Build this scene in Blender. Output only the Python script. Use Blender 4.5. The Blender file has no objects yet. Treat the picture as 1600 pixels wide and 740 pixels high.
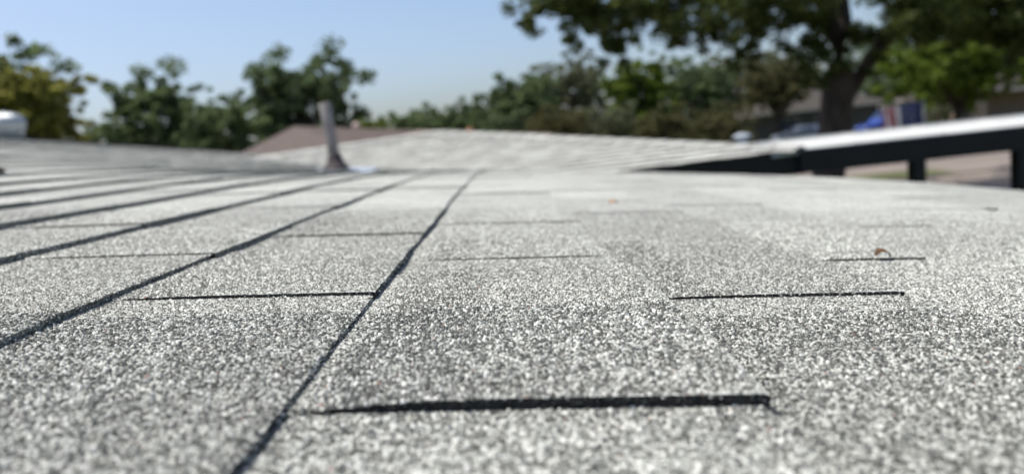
import bpy, bmesh, math, random
import numpy as np
from mathutils import Vector, Matrix, noise

SC = bpy.context.scene
COL = SC.collection
R = math.radians

# ------------------------------------------------------------------ camera
HC = 2.75                       # eye height above the ground
CAM_H = 0.087                   # lens height above the shingles
ROLL = 6.0                      # the roof falls to the right by this much, the phone is held level with the roof
FPX = 1155.0                    # focal length in pixels of the 1600 px wide photograph
PITCH, YAW = 7.3, 0.99
CAM = Vector((0, 0, HC))
ROOF_ROT = Matrix.Rotation(R(ROLL), 4, 'Y')
ROOF_M = Matrix.Translation(CAM) @ ROOF_ROT @ Matrix.Translation((0, 0, -CAM_H))   # roof frame -> world
cam_d = bpy.data.cameras.new('camera')
cam_d.sensor_width = 36.0
cam_d.lens = 36.0 * FPX / 1600.0
cam_d.clip_start = 0.005
cam_d.clip_end = 3000
cam_d.dof.use_dof = True
cam_d.dof.focus_distance = 0.37
cam_d.dof.aperture_fstop = 6.3
cam_d.dof.aperture_blades = 0
cam = bpy.data.objects.new('camera', cam_d)
COL.objects.link(cam)
CAM_ROT = ROOF_ROT @ Matrix.Rotation(R(-YAW), 4, 'Z') @ Matrix.Rotation(R(90 - PITCH), 4, 'X')
cam.matrix_world = Matrix.Translation(CAM) @ CAM_ROT
SC.camera = cam

# ------------------------------------------------------------------ sky, sun, exposure
SUN_EL, SUN_AZ = 67.0, -80.0     # azimuth from +Y, negative to the left
w = bpy.data.worlds.new('World')
SC.world = w
w.use_nodes = True
nt = w.node_tree
sky = nt.nodes.new('ShaderNodeTexSky')
sky.sky_type = 'NISHITA'
sky.sun_disc = False
sky.sun_elevation = R(SUN_EL)
sky.sun_rotation = R(SUN_AZ)
sky.air_density = 0.85
sky.dust_density = 2.9
sky.ozone_density = 2.4
bg = nt.nodes['Background']
bg.inputs['Strength'].default_value = 0.15
nt.links.new(sky.outputs['Color'], bg.inputs['Color'])
sun_d = bpy.data.lights.new('sun', 'SUN')
sun_d.energy = 3.9
sun_d.angle = R(0.53)
sun_d.color = (1.0, 0.945, 0.85)
sun = bpy.data.objects.new('sun', sun_d)
COL.objects.link(sun)
sdir = Vector((math.sin(R(SUN_AZ)) * math.cos(R(SUN_EL)), math.cos(R(SUN_AZ)) * math.cos(R(SUN_EL)), math.sin(R(SUN_EL))))
sun.rotation_euler = sdir.to_track_quat('Z', 'Y').to_euler()
sun.location = (0, 0, 30)
SC.view_settings.view_transform = 'Standard'
SC.view_settings.look = 'None'
SC.view_settings.gamma = 1.0
SC.view_settings.exposure = 0.31
SC.view_settings.use_curve_mapping = False


def at(u, v, y):
    """world point at depth y that the photograph shows at pixel (u, v)"""
    d = CAM_ROT.to_3x3() @ Vector(((u - 800) / FPX, (370 - v) / FPX, -1))
    return CAM + d * (y / d.y)


# ------------------------------------------------------------------ helpers
def tag(o, label=None, cat=None, group=None, kind=None):
    if label: o['label'] = label
    if cat: o['category'] = cat
    if group: o['group'] = group
    if kind: o['kind'] = kind
    return o


def empty(name, loc=(0, 0, 0), rz=0.0, parent=None):
    o = bpy.data.objects.new(name, None)
    o.empty_display_size = 0.2
    COL.objects.link(o)
    o.location = loc
    o.rotation_euler = (0, 0, rz)
    o.parent = parent
    return o


def obj(name, verts, faces, mats, parent=None, fmat=None, smooth=False):
    me = bpy.data.meshes.new(name)
    me.from_pydata([tuple(v) for v in verts], [], faces)
    for m in (mats if isinstance(mats, (list, tuple)) else [mats]):
        me.materials.append(m)
    if fmat is not None:
        me.polygons.foreach_set('material_index', fmat)
    if smooth:
        me.polygons.foreach_set('use_smooth', [True] * len(me.polygons))
    me.update()
    o = bpy.data.objects.new(name, me)
    COL.objects.link(o)
    o.parent = parent
    return o


class MB:
    """collects shapes for one mesh"""
    def __init__(self):
        self.v, self.f, self.m = [], [], []

    def add(self, vs, fs, mi=0):
        b = len(self.v)
        self.v += [tuple(p) for p in vs]
        self.f += [tuple(i + b for i in f) for f in fs]
        self.m += [mi] * len(fs)
        return self

    def box(self, x0, x1, y0, y1, z0, z1, mi=0, M=None):
        vs = [Vector(p) for p in ((x0, y0, z0), (x1, y0, z0), (x1, y1, z0), (x0, y1, z0), (x0, y0, z1), (x1, y0, z1), (x1, y1, z1), (x0, y1, z1))]
        if M is not None: vs = [M @ p for p in vs]
        return self.add(vs, [(0, 3, 2, 1), (4, 5, 6, 7), (0, 1, 5, 4), (1, 2, 6, 5), (2, 3, 7, 6), (3, 0, 4, 7)], mi)

    def lathe(self, prof, n=24, M=None, mi=0, rfun=None):
        vs, fs = [], []
        for r, z in prof:
            for k in range(n):
                a = 2 * math.pi * k / n
                rr = r * (rfun(k) if rfun else 1)
                p = Vector((rr * math.cos(a), rr * math.sin(a), z))
                vs.append(M @ p if M is not None else p)
        for j in range(len(prof) - 1):
            for k in range(n):
                a, b = j * n + k, j * n + (k + 1) % n
                fs.append((a, b, b + n, a + n))
        fs.append(tuple(range(n - 1, -1, -1)))
        fs.append(tuple((len(prof) - 1) * n + k for k in range(n)))
        return self.add(vs, fs, mi)

    def tube(self, pts, rad, n=8, mi=0, bump=0.0, seed=0):
        rnd = random.Random(seed)
        pts = [Vector(p) for p in pts]
        vs, fs = [], []
        for i, p in enumerate(pts):
            t = (pts[min(i + 1, len(pts) - 1)] - pts[max(i - 1, 0)]).normalized()
            q = t.to_track_quat('Z', 'X')
            for k in range(n):
                a = 2 * math.pi * k / n
                r = rad[i] * (1 + bump * rnd.uniform(-1, 1))
                vs.append(p + q @ Vector((r * math.cos(a), r * math.sin(a), 0)))
        for i in range(len(pts) - 1):
            for k in range(n):
                a, b = i * n + k, i * n + (k + 1) % n
                fs.append((a, b, b + n, a + n))
        fs.append(tuple(range(n - 1, -1, -1)))
        fs.append(tuple((len(pts) - 1) * n + k for k in range(n)))
        return self.add(vs, fs, mi)

    def build(self, name, mats, parent=None, smooth=False):
        return obj(name, self.v, self.f, mats, parent, self.m, smooth)


# ------------------------------------------------------------------ materials
def mat(name, col, rough=0.8, metal=0.0, spec=0.3, vary=0.0, scale=5.0, bump=0.0, bscale=40.0, col2=None, detail=4.0, coat=0.0, aniso=(1, 1, 1)):
    m = bpy.data.materials.new(name)
    m.use_nodes = True
    N, L = m.node_tree.nodes, m.node_tree.links
    b = N['Principled BSDF']
    b.inputs['Roughness'].default_value = rough
    b.inputs['Metallic'].default_value = metal
    b.inputs['Specular IOR Level'].default_value = spec
    b.inputs['Coat Weight'].default_value = coat
    b.inputs['Base Color'].default_value = (*col, 1)
    if vary or col2 or bump:
        tc = N.new('ShaderNodeTexCoord')
        mp = N.new('ShaderNodeMapping')
        mp.inputs['Scale'].default_value = aniso
        L.new(tc.outputs['Object'], mp.inputs['Vector'])
    if vary or col2:
        n1 = N.new('ShaderNodeTexNoise')
        n1.inputs['Scale'].default_value = scale
        n1.inputs['Detail'].default_value = detail
        n1.inputs['Roughness'].default_value = 0.6
        L.new(mp.outputs[0], n1.inputs['Vector'])
        rp = N.new('ShaderNodeValToRGB')
        c2 = col2 if col2 else tuple(min(1, c * (1 + vary)) for c in col)
        c1 = col if col2 else tuple(c * (1 - vary) for c in col)
        rp.color_ramp.elements[0].position, rp.color_ramp.elements[1].position = 0.35, 0.65
        rp.color_ramp.elements[0].color = (*c1, 1)
        rp.color_ramp.elements[1].color = (*c2, 1)
        L.new(n1.outputs['Fac'], rp.inputs['Fac'])
        L.new(rp.outputs['Color'], b.inputs['Base Color'])
    if bump:
        n2 = N.new('ShaderNodeTexNoise')
        n2.inputs['Scale'].default_value = bscale
        n2.inputs['Detail'].default_value = 5
        L.new(mp.outputs[0], n2.inputs['Vector'])
        bp = N.new('ShaderNodeBump')
        bp.inputs['Strength'].default_value = bump
        bp.inputs['Distance'].default_value = 0.02
        L.new(n2.outputs['Fac'], bp.inputs['Height'])
        L.new(bp.outputs['Normal'], b.inputs['Normal'])
    return m


GRAN = [(0.00, (0.06, 0.063, 0.058)), (0.14, (0.125, 0.131, 0.122)), (0.30, (0.215, 0.223, 0.207)), (0.44, (0.34, 0.352, 0.325)),
        (0.62, (0.49, 0.505, 0.467)), (0.80, (0.63, 0.645, 0.60)), (0.990, (0.76, 0.765, 0.725)), (0.996, (0.27, 0.18, 0.14))]


def gran_ramp(N):
    rp = N.new('ShaderNodeValToRGB')
    e = rp.color_ramp.elements
    while len(e) < len(GRAN): e.new(0.5)
    for k, (p, c) in enumerate(GRAN):
        e[k].position = p
        e[k].color = (*c, 1)
    return rp


def shingle_mat():
    m = bpy.data.materials.new('shingle_granules')
    m.use_nodes = True
    N, L = m.node_tree.nodes, m.node_tree.links
    b = N['Principled BSDF']
    b.inputs['Roughness'].default_value = 0.85
    b.inputs['Specular IOR Level'].default_value = 0.25
    tc = N.new('ShaderNodeTexCoord')
    vo = N.new('ShaderNodeTexVoronoi')
    vo.inputs['Scale'].default_value = 800
    L.new(tc.outputs['Object'], vo.inputs['Vector'])
    sp = N.new('ShaderNodeSeparateColor')
    L.new(vo.outputs['Color'], sp.inputs['Color'])
    rp = gran_ramp(N)
    L.new(sp.outputs['Red'], rp.inputs['Fac'])
    no = N.new('ShaderNodeTexNoise')
    no.inputs['Scale'].default_value = 9
    no.inputs['Detail'].default_value = 5
    L.new(tc.outputs['Object'], no.inputs['Vector'])
    mr = N.new('ShaderNodeMapRange')
    mr.inputs['From Min'].default_value, mr.inputs['From Max'].default_value = 0.3, 0.7
    mr.inputs['To Min'].default_value, mr.inputs['To Max'].default_value = 0.80, 1.16
    n3 = N.new('ShaderNodeTexNoise')
    n3.inputs['Scale'].default_value = 2.3
    n3.inputs['Detail'].default_value = 3
    L.new(tc.outputs['Object'], n3.inputs['Vector'])
    av = N.new('ShaderNodeMix'); av.data_type = 'FLOAT'
    av.inputs[0].default_value = 0.45
    L.new(no.outputs['Fac'], av.inputs[2])
    L.new(n3.outputs['Fac'], av.inputs[3])
    L.new(av.outputs[0], mr.inputs['Value'])
    oi = N.new('ShaderNodeObjectInfo')
    mx = N.new('ShaderNodeMix'); mx.data_type = 'RGBA'; mx.blend_type = 'MULTIPLY'
    mx.inputs['Factor'].default_value = 1
    L.new(rp.outputs['Color'], mx.inputs['A'])
    L.new(oi.outputs['Color'], mx.inputs['B'])
    mx2 = N.new('ShaderNodeMix'); mx2.data_type = 'RGBA'; mx2.blend_type = 'MULTIPLY'
    mx2.inputs['Factor'].default_value = 1
    L.new(mx.outputs['Result'], mx2.inputs['A'])
    L.new(mr.outputs['Result'], mx2.inputs['B'])
    L.new(mx2.outputs['Result'], b.inputs['Base Color'])
    bp = N.new('ShaderNodeBump')
    bp.inputs['Strength'].default_value = 0.8
    bp.inputs['Distance'].default_value = 0.0012
    bp.invert = True
    L.new(vo.outputs['Distance'], bp.inputs['Height'])
    L.new(bp.outputs['Normal'], b.inputs['Normal'])
    return m


def granule_mat():
    m = bpy.data.materials.new('loose_granule')
    m.use_nodes = True
    N, L = m.node_tree.nodes, m.node_tree.links
    b = N['Principled BSDF']
    b.inputs['Roughness'].default_value = 0.7
    b.inputs['Specular IOR Level'].default_value = 0.3
    a = N.new('ShaderNodeAttribute'); a.attribute_name = 'tone'
    s = N.new('ShaderNodeAttribute'); s.attribute_name = 'shade'
    rp = gran_ramp(N)
    L.new(a.outputs['Fac'], rp.inputs['Fac'])
    mx = N.new('ShaderNodeMix'); mx.data_type = 'RGBA'; mx.blend_type = 'MULTIPLY'
    mx.inputs['Factor'].default_value = 1
    L.new(rp.outputs['Color'], mx.inputs['A'])
    L.new(s.outputs['Fac'], mx.inputs['B'])
    L.new(mx.outputs['Result'], b.inputs['Base Color'])
    return m


def leaf_mat(name, c1, c2, trans=0.35):
    m = bpy.data.materials.new(name)
    m.use_nodes = True
    N, L = m.node_tree.nodes, m.node_tree.links
    N.remove(N['Principled BSDF'])
    g = N.new('ShaderNodeNewGeometry')
    rp = N.new('ShaderNodeValToRGB')
    rp.color_ramp.elements[0].color = (*c1, 1)
    rp.color_ramp.elements[1].color = (*c2, 1)
    L.new(g.outputs['Random Per Island'], rp.inputs['Fac'])
    d = N.new('ShaderNodeBsdfPrincipled')
    d.inputs['Roughness'].default_value = 0.55
    d.inputs['Specular IOR Level'].default_value = 0.25
    t = N.new('ShaderNodeBsdfTranslucent')
    mx = N.new('ShaderNodeMixShader')
    mx.inputs['Fac'].default_value = trans
    L.new(rp.outputs['Color'], d.inputs['Base Color'])
    L.new(rp.outputs['Color'], t.inputs['Color'])
    L.new(d.outputs[0], mx.inputs[1])
    L.new(t.outputs[0], mx.inputs[2])
    L.new(mx.outputs[0], N['Material Output'].inputs['Surface'])
    return m


M = dict(
    shingle=shingle_mat(), granule=granule_mat(),
    asphalt=mat('asphalt_edge', (0.010, 0.010, 0.010), 0.9, col2=(0.040, 0.040, 0.038), scale=420, detail=2),
    lip=mat('pale_butt_lip', (0.07, 0.073, 0.065), 0.9, col2=(0.30, 0.31, 0.28), scale=380, detail=2),  # lighter, speckled grey for the butt faces of the left-hand courses
    deck=mat('roof_deck', (0.02, 0.02, 0.02), 0.9),
    black=mat('black_paint', (0.008, 0.009, 0.011), 0.55, spec=0.3, vary=0.2, scale=6),
    white=mat('white_roof_coating', (0.54, 0.55, 0.53), 0.6, vary=0.04, scale=3),
    dull=mat('dull_blue_metal', (0.30, 0.34, 0.38), 0.6, vary=0.1, scale=9),
    drip=mat('drip_edge_metal', (0.42, 0.48, 0.52), 0.4, metal=0.6, vary=0.1, scale=8),
    pvc=mat('weathered_pipe', (0.20, 0.185, 0.18), 0.7, vary=0.25, scale=14),
    rubber=mat('rubber_boot', (0.05, 0.04, 0.04), 0.7, vary=0.3, scale=30),
    lead=mat('lead_flashing', (0.50, 0.56, 0.62), 0.45, metal=0.35, vary=0.1, scale=20),
    galv=mat('galvanised_metal', (0.42, 0.45, 0.47), 0.48, metal=0.7, vary=0.12, scale=15),
    bark=mat('bark', (0.055, 0.042, 0.034), 0.95, vary=0.4, scale=5, bump=0.8, bscale=14, aniso=(1, 1, 0.25)),
    siding=mat('painted_siding', (0.42, 0.38, 0.33), 0.8, vary=0.08, scale=4),
    shade_wall=mat('shade_toned_siding', (0.07, 0.068, 0.06), 0.85, vary=0.12, scale=4),  # wall in shade: the darkness is put into the siding colour
    brick=mat('tan_brick_wall', (0.27, 0.20, 0.16), 0.9, vary=0.25, scale=8),
    brown_roof=mat('brown_roof_shingles', (0.205, 0.165, 0.142), 0.9, vary=0.14, scale=6, bump=0.3, bscale=30),
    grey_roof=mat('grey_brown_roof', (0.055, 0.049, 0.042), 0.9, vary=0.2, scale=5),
    trim=mat('pale_trim', (0.46, 0.42, 0.37), 0.7, vary=0.08, scale=6),
    glass=mat('dark_window_glass', (0.02, 0.03, 0.05), 0.08, spec=0.6),
    grass=mat('grass', (0.07, 0.095, 0.028), 0.95, col2=(0.13, 0.13, 0.05), scale=0.6, detail=8),
    road=mat('pinkish_concrete_road', (0.16, 0.138, 0.123), 0.9, col2=(0.24, 0.20, 0.175), scale=0.35, detail=7),
    walk=mat('beige_concrete', (0.27, 0.225, 0.185), 0.9, vary=0.12, scale=2.0, detail=8),
    blue=mat('blue_car_paint', (0.012, 0.04, 0.27), 0.35, spec=0.5, coat=0.6),
    silver=mat('pale_car_paint', (0.15, 0.18, 0.24), 0.45, metal=0.2, coat=0.5),
    tyre=mat('tyre_rubber', (0.015, 0.015, 0.016), 0.8),
    rim=mat('wheel_rim', (0.45, 0.46, 0.48), 0.3, metal=0.9),
    lamp=mat('headlight_glass', (0.7, 0.72, 0.75), 0.1, spec=0.6),
    red=mat('flag_red', (0.36, 0.03, 0.045), 0.8), fwhite=mat('flag_white', (0.62, 0.58, 0.58), 0.8), navy=mat('flag_navy', (0.012, 0.022, 0.10), 0.8),
    pole=mat('grey_pole', (0.25, 0.25, 0.26), 0.4, metal=0.7),
    dry=mat('dry_leaf_brown', (0.11, 0.055, 0.022), 0.8, vary=0.4, scale=200),
    rust=mat('rusty_orange_leaf', (0.42, 0.20, 0.08), 0.8, vary=0.2, scale=200),
    twig=mat('twig_bark', (0.035, 0.028, 0.022), 0.9, vary=0.3, scale=200),
    clay=mat('pale_clay', (0.52, 0.40, 0.37), 0.8), orange=mat('faded_orange_pipe', (0.35, 0.18, 0.10), 0.8),
    lf_dark=leaf_mat('leaves_dark', (0.08, 0.12, 0.06), (0.175, 0.23, 0.105), 0.5),
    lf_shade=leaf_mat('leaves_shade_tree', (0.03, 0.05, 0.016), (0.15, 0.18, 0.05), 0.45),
    lf_mid=leaf_mat('leaves_mid', (0.10, 0.145, 0.065), (0.20, 0.26, 0.115), 0.54),
    lf_bright=leaf_mat('leaves_bright', (0.10, 0.15, 0.018), (0.18, 0.24, 0.04), 0.55),
    lf_olive=leaf_mat('leaves_olive', (0.17, 0.18, 0.035), (0.29, 0.29, 0.08), 0.55),
    lf_grey=leaf_mat('leaves_grey', (0.115, 0.135, 0.07), (0.20, 0.21, 0.125), 0.5),
    lf_brown=leaf_mat('leaves_brown', (0.09, 0.09, 0.036), (0.17, 0.16, 0.075), 0.5),
)

# ------------------------------------------------------------------ ground, road
tag(obj('ground', [(-900, -60, 0), (900, -60, 0), (900, 1500, 0), (-900, 1500, 0)], [(0, 1, 2, 3)], M['grass']), kind='structure')
tag(obj('road', [(-120, 24.9, 0.004), (160, 24.9, 0.004), (160, 36.5, 0.004), (-120, 36.5, 0.004)], [(0, 1, 2, 3)], M['road']), kind='structure')
tag(MB().box(-120, 160, 24.6, 24.9, -0.1, 0.13).build('kerb', M['walk']), kind='structure')
tag(MB().box(-120, 160, 36.5, 36.8, -0.1, 0.13).build('kerb', M['walk']), kind='structure')
for k in range(18):
    x = -12 + k * 3.0
    tag(MB().box(x, x + 2.985, 21.6, 24.58, -0.1, 0.075 + 0.004 * (k % 2)).build('pavement', M['walk']), kind='structure')
tag(MB().box(-40, 15.6, 24.92, 27.4, -0.1, 0.11).build('verge', M['grass']), kind='structure')
tag(obj('driveway', [(13.5, 9, 0.02), (40, 9, 0.02), (40, 21.58, 0.02), (13.5, 21.58, 0.02)], [(0, 1, 2, 3)], M['walk']), kind='structure')

# ------------------------------------------------------------------ the house we are on
EXPO = 0.1435
EAVE_C = 8
RIDGE_C = -35
Y0, Y1 = -1.2, 15.0


LAID = {1: 0.011}                # the course under the lens was laid a little wide


def butt(c): return -0.070 + EXPO * c + (LAID.get(c, 0.003) if c >= 1 else 0)


def softplus(t, w):
    t = np.asarray(t, float) / w
    return w * np.where(t > 30, t, np.log1p(np.exp(np.minimum(t, 30))))


def z0(x, y):
    """the uneven roof deck, in the roof's own frame"""
    x = np.asarray(x, float); y = np.asarray(y, float)
    z = 0.080 * softplus(-x - 0.95, 0.15) - 0.036 * softplus(y - 2.0, 0.3)
    z = z + 0.0022 * np.sin(3.1 * y + 1.3 * x) * np.sin(2.3 * x + 0.7) * np.clip(y, 0, 1)
    z = z - 0.024 * softplus(x - 0.5, 0.1)
    return z


house = empty('house')
tag(house, 'single storey house whose grey shingle roof fills the foreground', 'house')
main_roof = empty('main_roof', parent=house)
main_roof.matrix_world = ROOF_M
main_roof['label'] = 'light grey granulated shingle slope under the camera'

TB, TT = 0.0052, 0.0034          # butt thickness, thickness of the upper layer
rnd = random.Random(4)
TABS = {1: [(0.228, 0.47), (0.535, 0.64), (0.775, 0.90)], 0: [(-0.35, -0.05), (0.402, 0.58), (0.672, 0.93)], 2: [(0.397, 0.62)], 3: [(0.525, 0.72)],
        4: [(0.75, 0.92)], -1: [(-0.2, 0.1), (0.55, 0.75)], -2: [(0.1, 0.42), (0.745, 0.93)], 5: [(-0.4, 0.30), (0.98, 1.1)], 6: [(0.2, 0.5), (1.25, 1.4)]}
THICK = {(1, 0.228): 0.0041, (3, 0.525): 0.0018, (2, 0.397): 0.0019, (1, 0.775): 0.0011, (4, 0.75): 0.0011, (1, 0.535): 0.0012, (-1, 0.55): 0.0014, (-2, 0.745): 0.0018, (0, 0.672): 0.0018, (5, 0.98): 0.0008, (6, 1.25): 0.001, (0, 0.402): 0.0019}
for c in range(RIDGE_C, EAVE_C + 1):
    t = TABS.setdefault(c, [(-1.1, -0.9)])
    y = t[-1][1] + rnd.uniform(0.2, 0.5)
    while y < 9:
        l = rnd.uniform(0.10, 0.26)
        t.append((y, y + l))
        THICK[(c, y)] = rnd.uniform(0.0006, 0.0022) if c < 2 else rnd.uniform(0.0003, 0.0011)
        y += l + rnd.uniform(0.15, 0.55)


UMAX = {(3, 0.525): 0.60, (1, 0.535): 0.90, (4, 0.75): 0.55}


def thick(c, a): return THICK.get((c, a), TT)


def tb(c): return 0.0036 if c >= 0 else 0.0041 if c == -1 else 0.0055 if c == -2 else 0.0064 if c > -8 else 0.0048 if c > -12 else 0.0028


def wob(c, y, s=0):
    """small sideways wander of a butt edge, with the jogs of each strip"""
    k = math.floor((y + (c % 3) * 0.33) / 1.0)
    rr = random.Random(c * 977 + k * 31 + s)
    return rr.uniform(-0.0013, 0.0013) + 0.0006 * noise.noise((y * 120, c * 3.7, s)) + 0.0013 * noise.noise((y * 15, c * 5.1, s + 9))


def strip(mb, c, ya, yb, step, lift=0.0, umax=1.0, seed=0, ncol=3, jag=1.0):
    """one piece of a course, from ya to yb along the course"""
    n = max(1, int(round((yb - ya) / step)))
    us = [-0.14] + [k / ncol for k in range(ncol)] + [0.985, 1.0]
    vs = []
    for i in range(n + 1):
        y = ya + (yb - ya) * i / n
        xb = butt(c) + wob(c, y, seed) * jag + ((0.0028 if c <= 0 else 0.0012) if lift else 0)
        for u in us:
            u *= umax
            x = xb - EXPO * (1 - u)
            yy = y
            if i in (0, n) and jag:
                yy += 0.0011 * noise.noise((x * 160, c, y * 7)) + 0.0016 * noise.noise((x * 22, c, y * 5)) - 0.006 * (u - 0.5)
            z = float(z0(x, yy)) + tb(c) * max(u, -0.1) + lift * (0.25 + 0.75 * min(1, max(0, u * 4 + 0.25)))
            if u == umax: z -= 0.0004
            vs.append((x, yy, z))
        xb2 = xb - EXPO * (1 - umax) - 0.0006
        vs.append((xb2, y, float(z0(xb2, y)) - 0.0015))
    m = len(us) + 1
    fs, fm = [], []
    for i in range(n):
        for k in range(m - 1):
            a = i * m + k
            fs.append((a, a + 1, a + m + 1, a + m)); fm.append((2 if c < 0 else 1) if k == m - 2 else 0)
    # the ends: faces that look along the course
    b = len(vs)
    for i, off in ((0, 0), (n, n * m)):
        base = len(vs)
        for k in range(m - 1):
            x, y, z = vs[off + k]
            vs.append((x, y + (0.0004 if i == 0 else -0.0004), float(z0(x, y)) - 0.0015))
        for k in range(m - 2):
            q = (off + k, base + k, base + k + 1, off + k + 1)
            fs.append(q if i == 0 else q[::-1]); fm.append(1)
    bs = len(mb.v)
    mb.v += vs
    mb.f += [tuple(j + bs for j in f) for f in fs]
    mb.m += fm


def tone_of(c, y, lift):
    rr = random.Random(c * 131 + int(round(y * 1000)) * 7 + (5 if lift else 0))
    t = rr.uniform(0.87, 1.12) * (1.0 if lift else 0.97)
    return t


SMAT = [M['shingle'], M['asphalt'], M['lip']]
far = MB()
BASES = {}
count = 0
for c in range(RIDGE_C, EAVE_C + 1):
    y = Y0 - (c % 3) * 0.33
    BASES[c] = []
    while y < Y1:
        yb = min(y + 1.0, Y1)
        BASES[c].append((y, yb))
        if c >= -10 and -1.0 < yb and y < 3.0 and yb > -0.2:
            mb = MB()
            near = yb > 0.1 and y < 1.2 and c > -5
            strip(mb, c, y, yb - 0.0012, 0.008 if near else 0.05, 0.0, seed=0)
            o = mb.build('shingle', SMAT, main_roof)
            t = tone_of(c, y, False)
            o.color = (t, t * 1.005, t * 0.99, 1)
            count += 1
        else:
            strip(far, c, y, yb - 0.0012, 0.25, 0.0, seed=0, jag=1.0)
        y = yb
    for (a, b) in TABS[c]:
        if c >= -10 and a < 2.2 and b > -0.1:
            mb = MB()
            strip(mb, c, a, b, 0.006 if (a < 1.3 and c > -5) else 0.03, thick(c, a), seed=1, umax=UMAX.get((c, a), 1.0))
            o = mb.build('shingle', SMAT, main_roof)
            t = tone_of(c, a, True)
            o.color = (t, t * 1.005, t * 0.99, 1)
            count += 1
        else:
            strip(far, c, a, b, 0.12, thick(c, a), seed=1)
o = far.build('shingle', SMAT, main_roof)
tag(o, kind='stuff')
print('single shingles', count)

# eave: fascia and drip edge, deck, rear slope
XE = butt(EAVE_C)
mb = MB()
ys = np.linspace(Y0, 5.6, 30)
for i in range(len(ys) - 1):
    a, b = ys[i], ys[i + 1]
    za, zb = float(z0(XE, a)), float(z0(XE, b))
    mb.add([(XE - 0.03, a, za - 0.002), (XE - 0.03, b, zb - 0.002), (XE - 0.03, b, zb - 0.17), (XE - 0.03, a, za - 0.17)], [(0, 3, 2, 1)])
mb.build('fascia', M['black'], main_roof)
vs, fs = [], []
xs = np.linspace(butt(RIDGE_C) - EXPO, XE - 0.035, 26)
ys = np.linspace(Y0, Y1, 40)
for x in xs:
    for y in ys: vs.append((x, y, float(z0(x, y)) - 0.02))
for i in range(len(xs) - 1):
    for j in range(len(ys) - 1):
        a = i * len(ys) + j
        fs.append((a, a + len(ys), a + len(ys) + 1, a + 1))
obj('roof_deck', vs, fs, M['deck'], main_roof)
XR = butt(RIDGE_C - 1)
vs, fs = [], []
ys = np.linspace(Y0, Y1, 30)
for y in ys:
    zr = float(z0(XR, y)) + 0.004
    for k, (dx, dz) in enumerate(((0.02, 0.0), (-2.5, -0.95), (-5.0, -1.9))): vs.append((XR + dx, y, zr + dz))
for j in range(len(ys) - 1):
    for k in range(2):
        a = j * 3 + k
        fs.append((a, a + 3, a + 4, a + 1))
obj('rear_slope', vs, fs, M['shingle'], main_roof)
y = 2.0
while y < Y1 - 0.2:
    mb = MB()
    zr, zq = float(z0(XR, y)), float(z0(XR, y + 0.24))
    prof = [(-0.15, -0.050), (-0.07, -0.015), (0, 0.012), (0.07, 0.008), (0.15, 0.004)]
    vs = [(XR + px, y, zr + pz + 0.014) for px, pz in prof] + [(XR + px, y + 0.24, zq + pz + 0.006) for px, pz in prof]
    vs += [(XR + px, y, zr + pz - 0.01) for px, pz in prof]
    fs = [(k, k + 1, k + 6, k + 5) for k in range(4)] + [(10 + k, 11 + k, k + 1, k) for k in range(4)]
    o = obj('ridge_cap', vs, fs, SMAT, main_roof, [0] * 4 + [1] * 4)
    t = rnd.uniform(0.85, 1.1)
    o.color = (t, t, t, 1)
    y += 0.21


# granules standing on the nearest shingles, too many to count
def surf(x, y):
    bs = np.array([butt(k) for k in range(RIDGE_C - 1, EAVE_C + 1)])
    k = np.clip(np.searchsorted(bs, x), 1, len(bs) - 1)
    c = k + RIDGE_C - 1
    u = 1 - (bs[k] - x) / EXPO
    z = z0(x, y) + np.where(c >= 0, 0.0036, np.where(c == -1, 0.0041, np.where(c == -2, 0.0055, 0.0064))) * np.maximum(u, -0.1)
    sh = np.full(x.shape, 1.0)
    for cc in np.unique(c):
        sel = c == cc
        for (a, b) in BASES[int(cc)]:
            q = sel & (y >= a) & (y < b)
            sh[q] = tone_of(int(cc), a, False)
        for (a, b) in TABS[int(cc)]:
            q = sel & (y >= a) & (y < b) & (u <= UMAX.get((int(cc), a), 1.0))
            z[q] += thick(int(cc), a) * (0.25 + 0.75 * np.clip(u[q] * 4 + 0.25, 0, 1))
            sh[q] = tone_of(int(cc), a, True)
    nz = np.array([noise.noise((a * 11, b * 9, 0.3)) + 0.6 * noise.noise((a * 34, b * 26, 4.3)) for a, b in zip(np.round(x, 2).tolist(), np.round(y, 2).tolist())]) if x.size < 2e6 else 0
    sh = sh * (1 + 0.15 * nz)
    bad = (u > 1.01)
    return z, sh, bad


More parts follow.
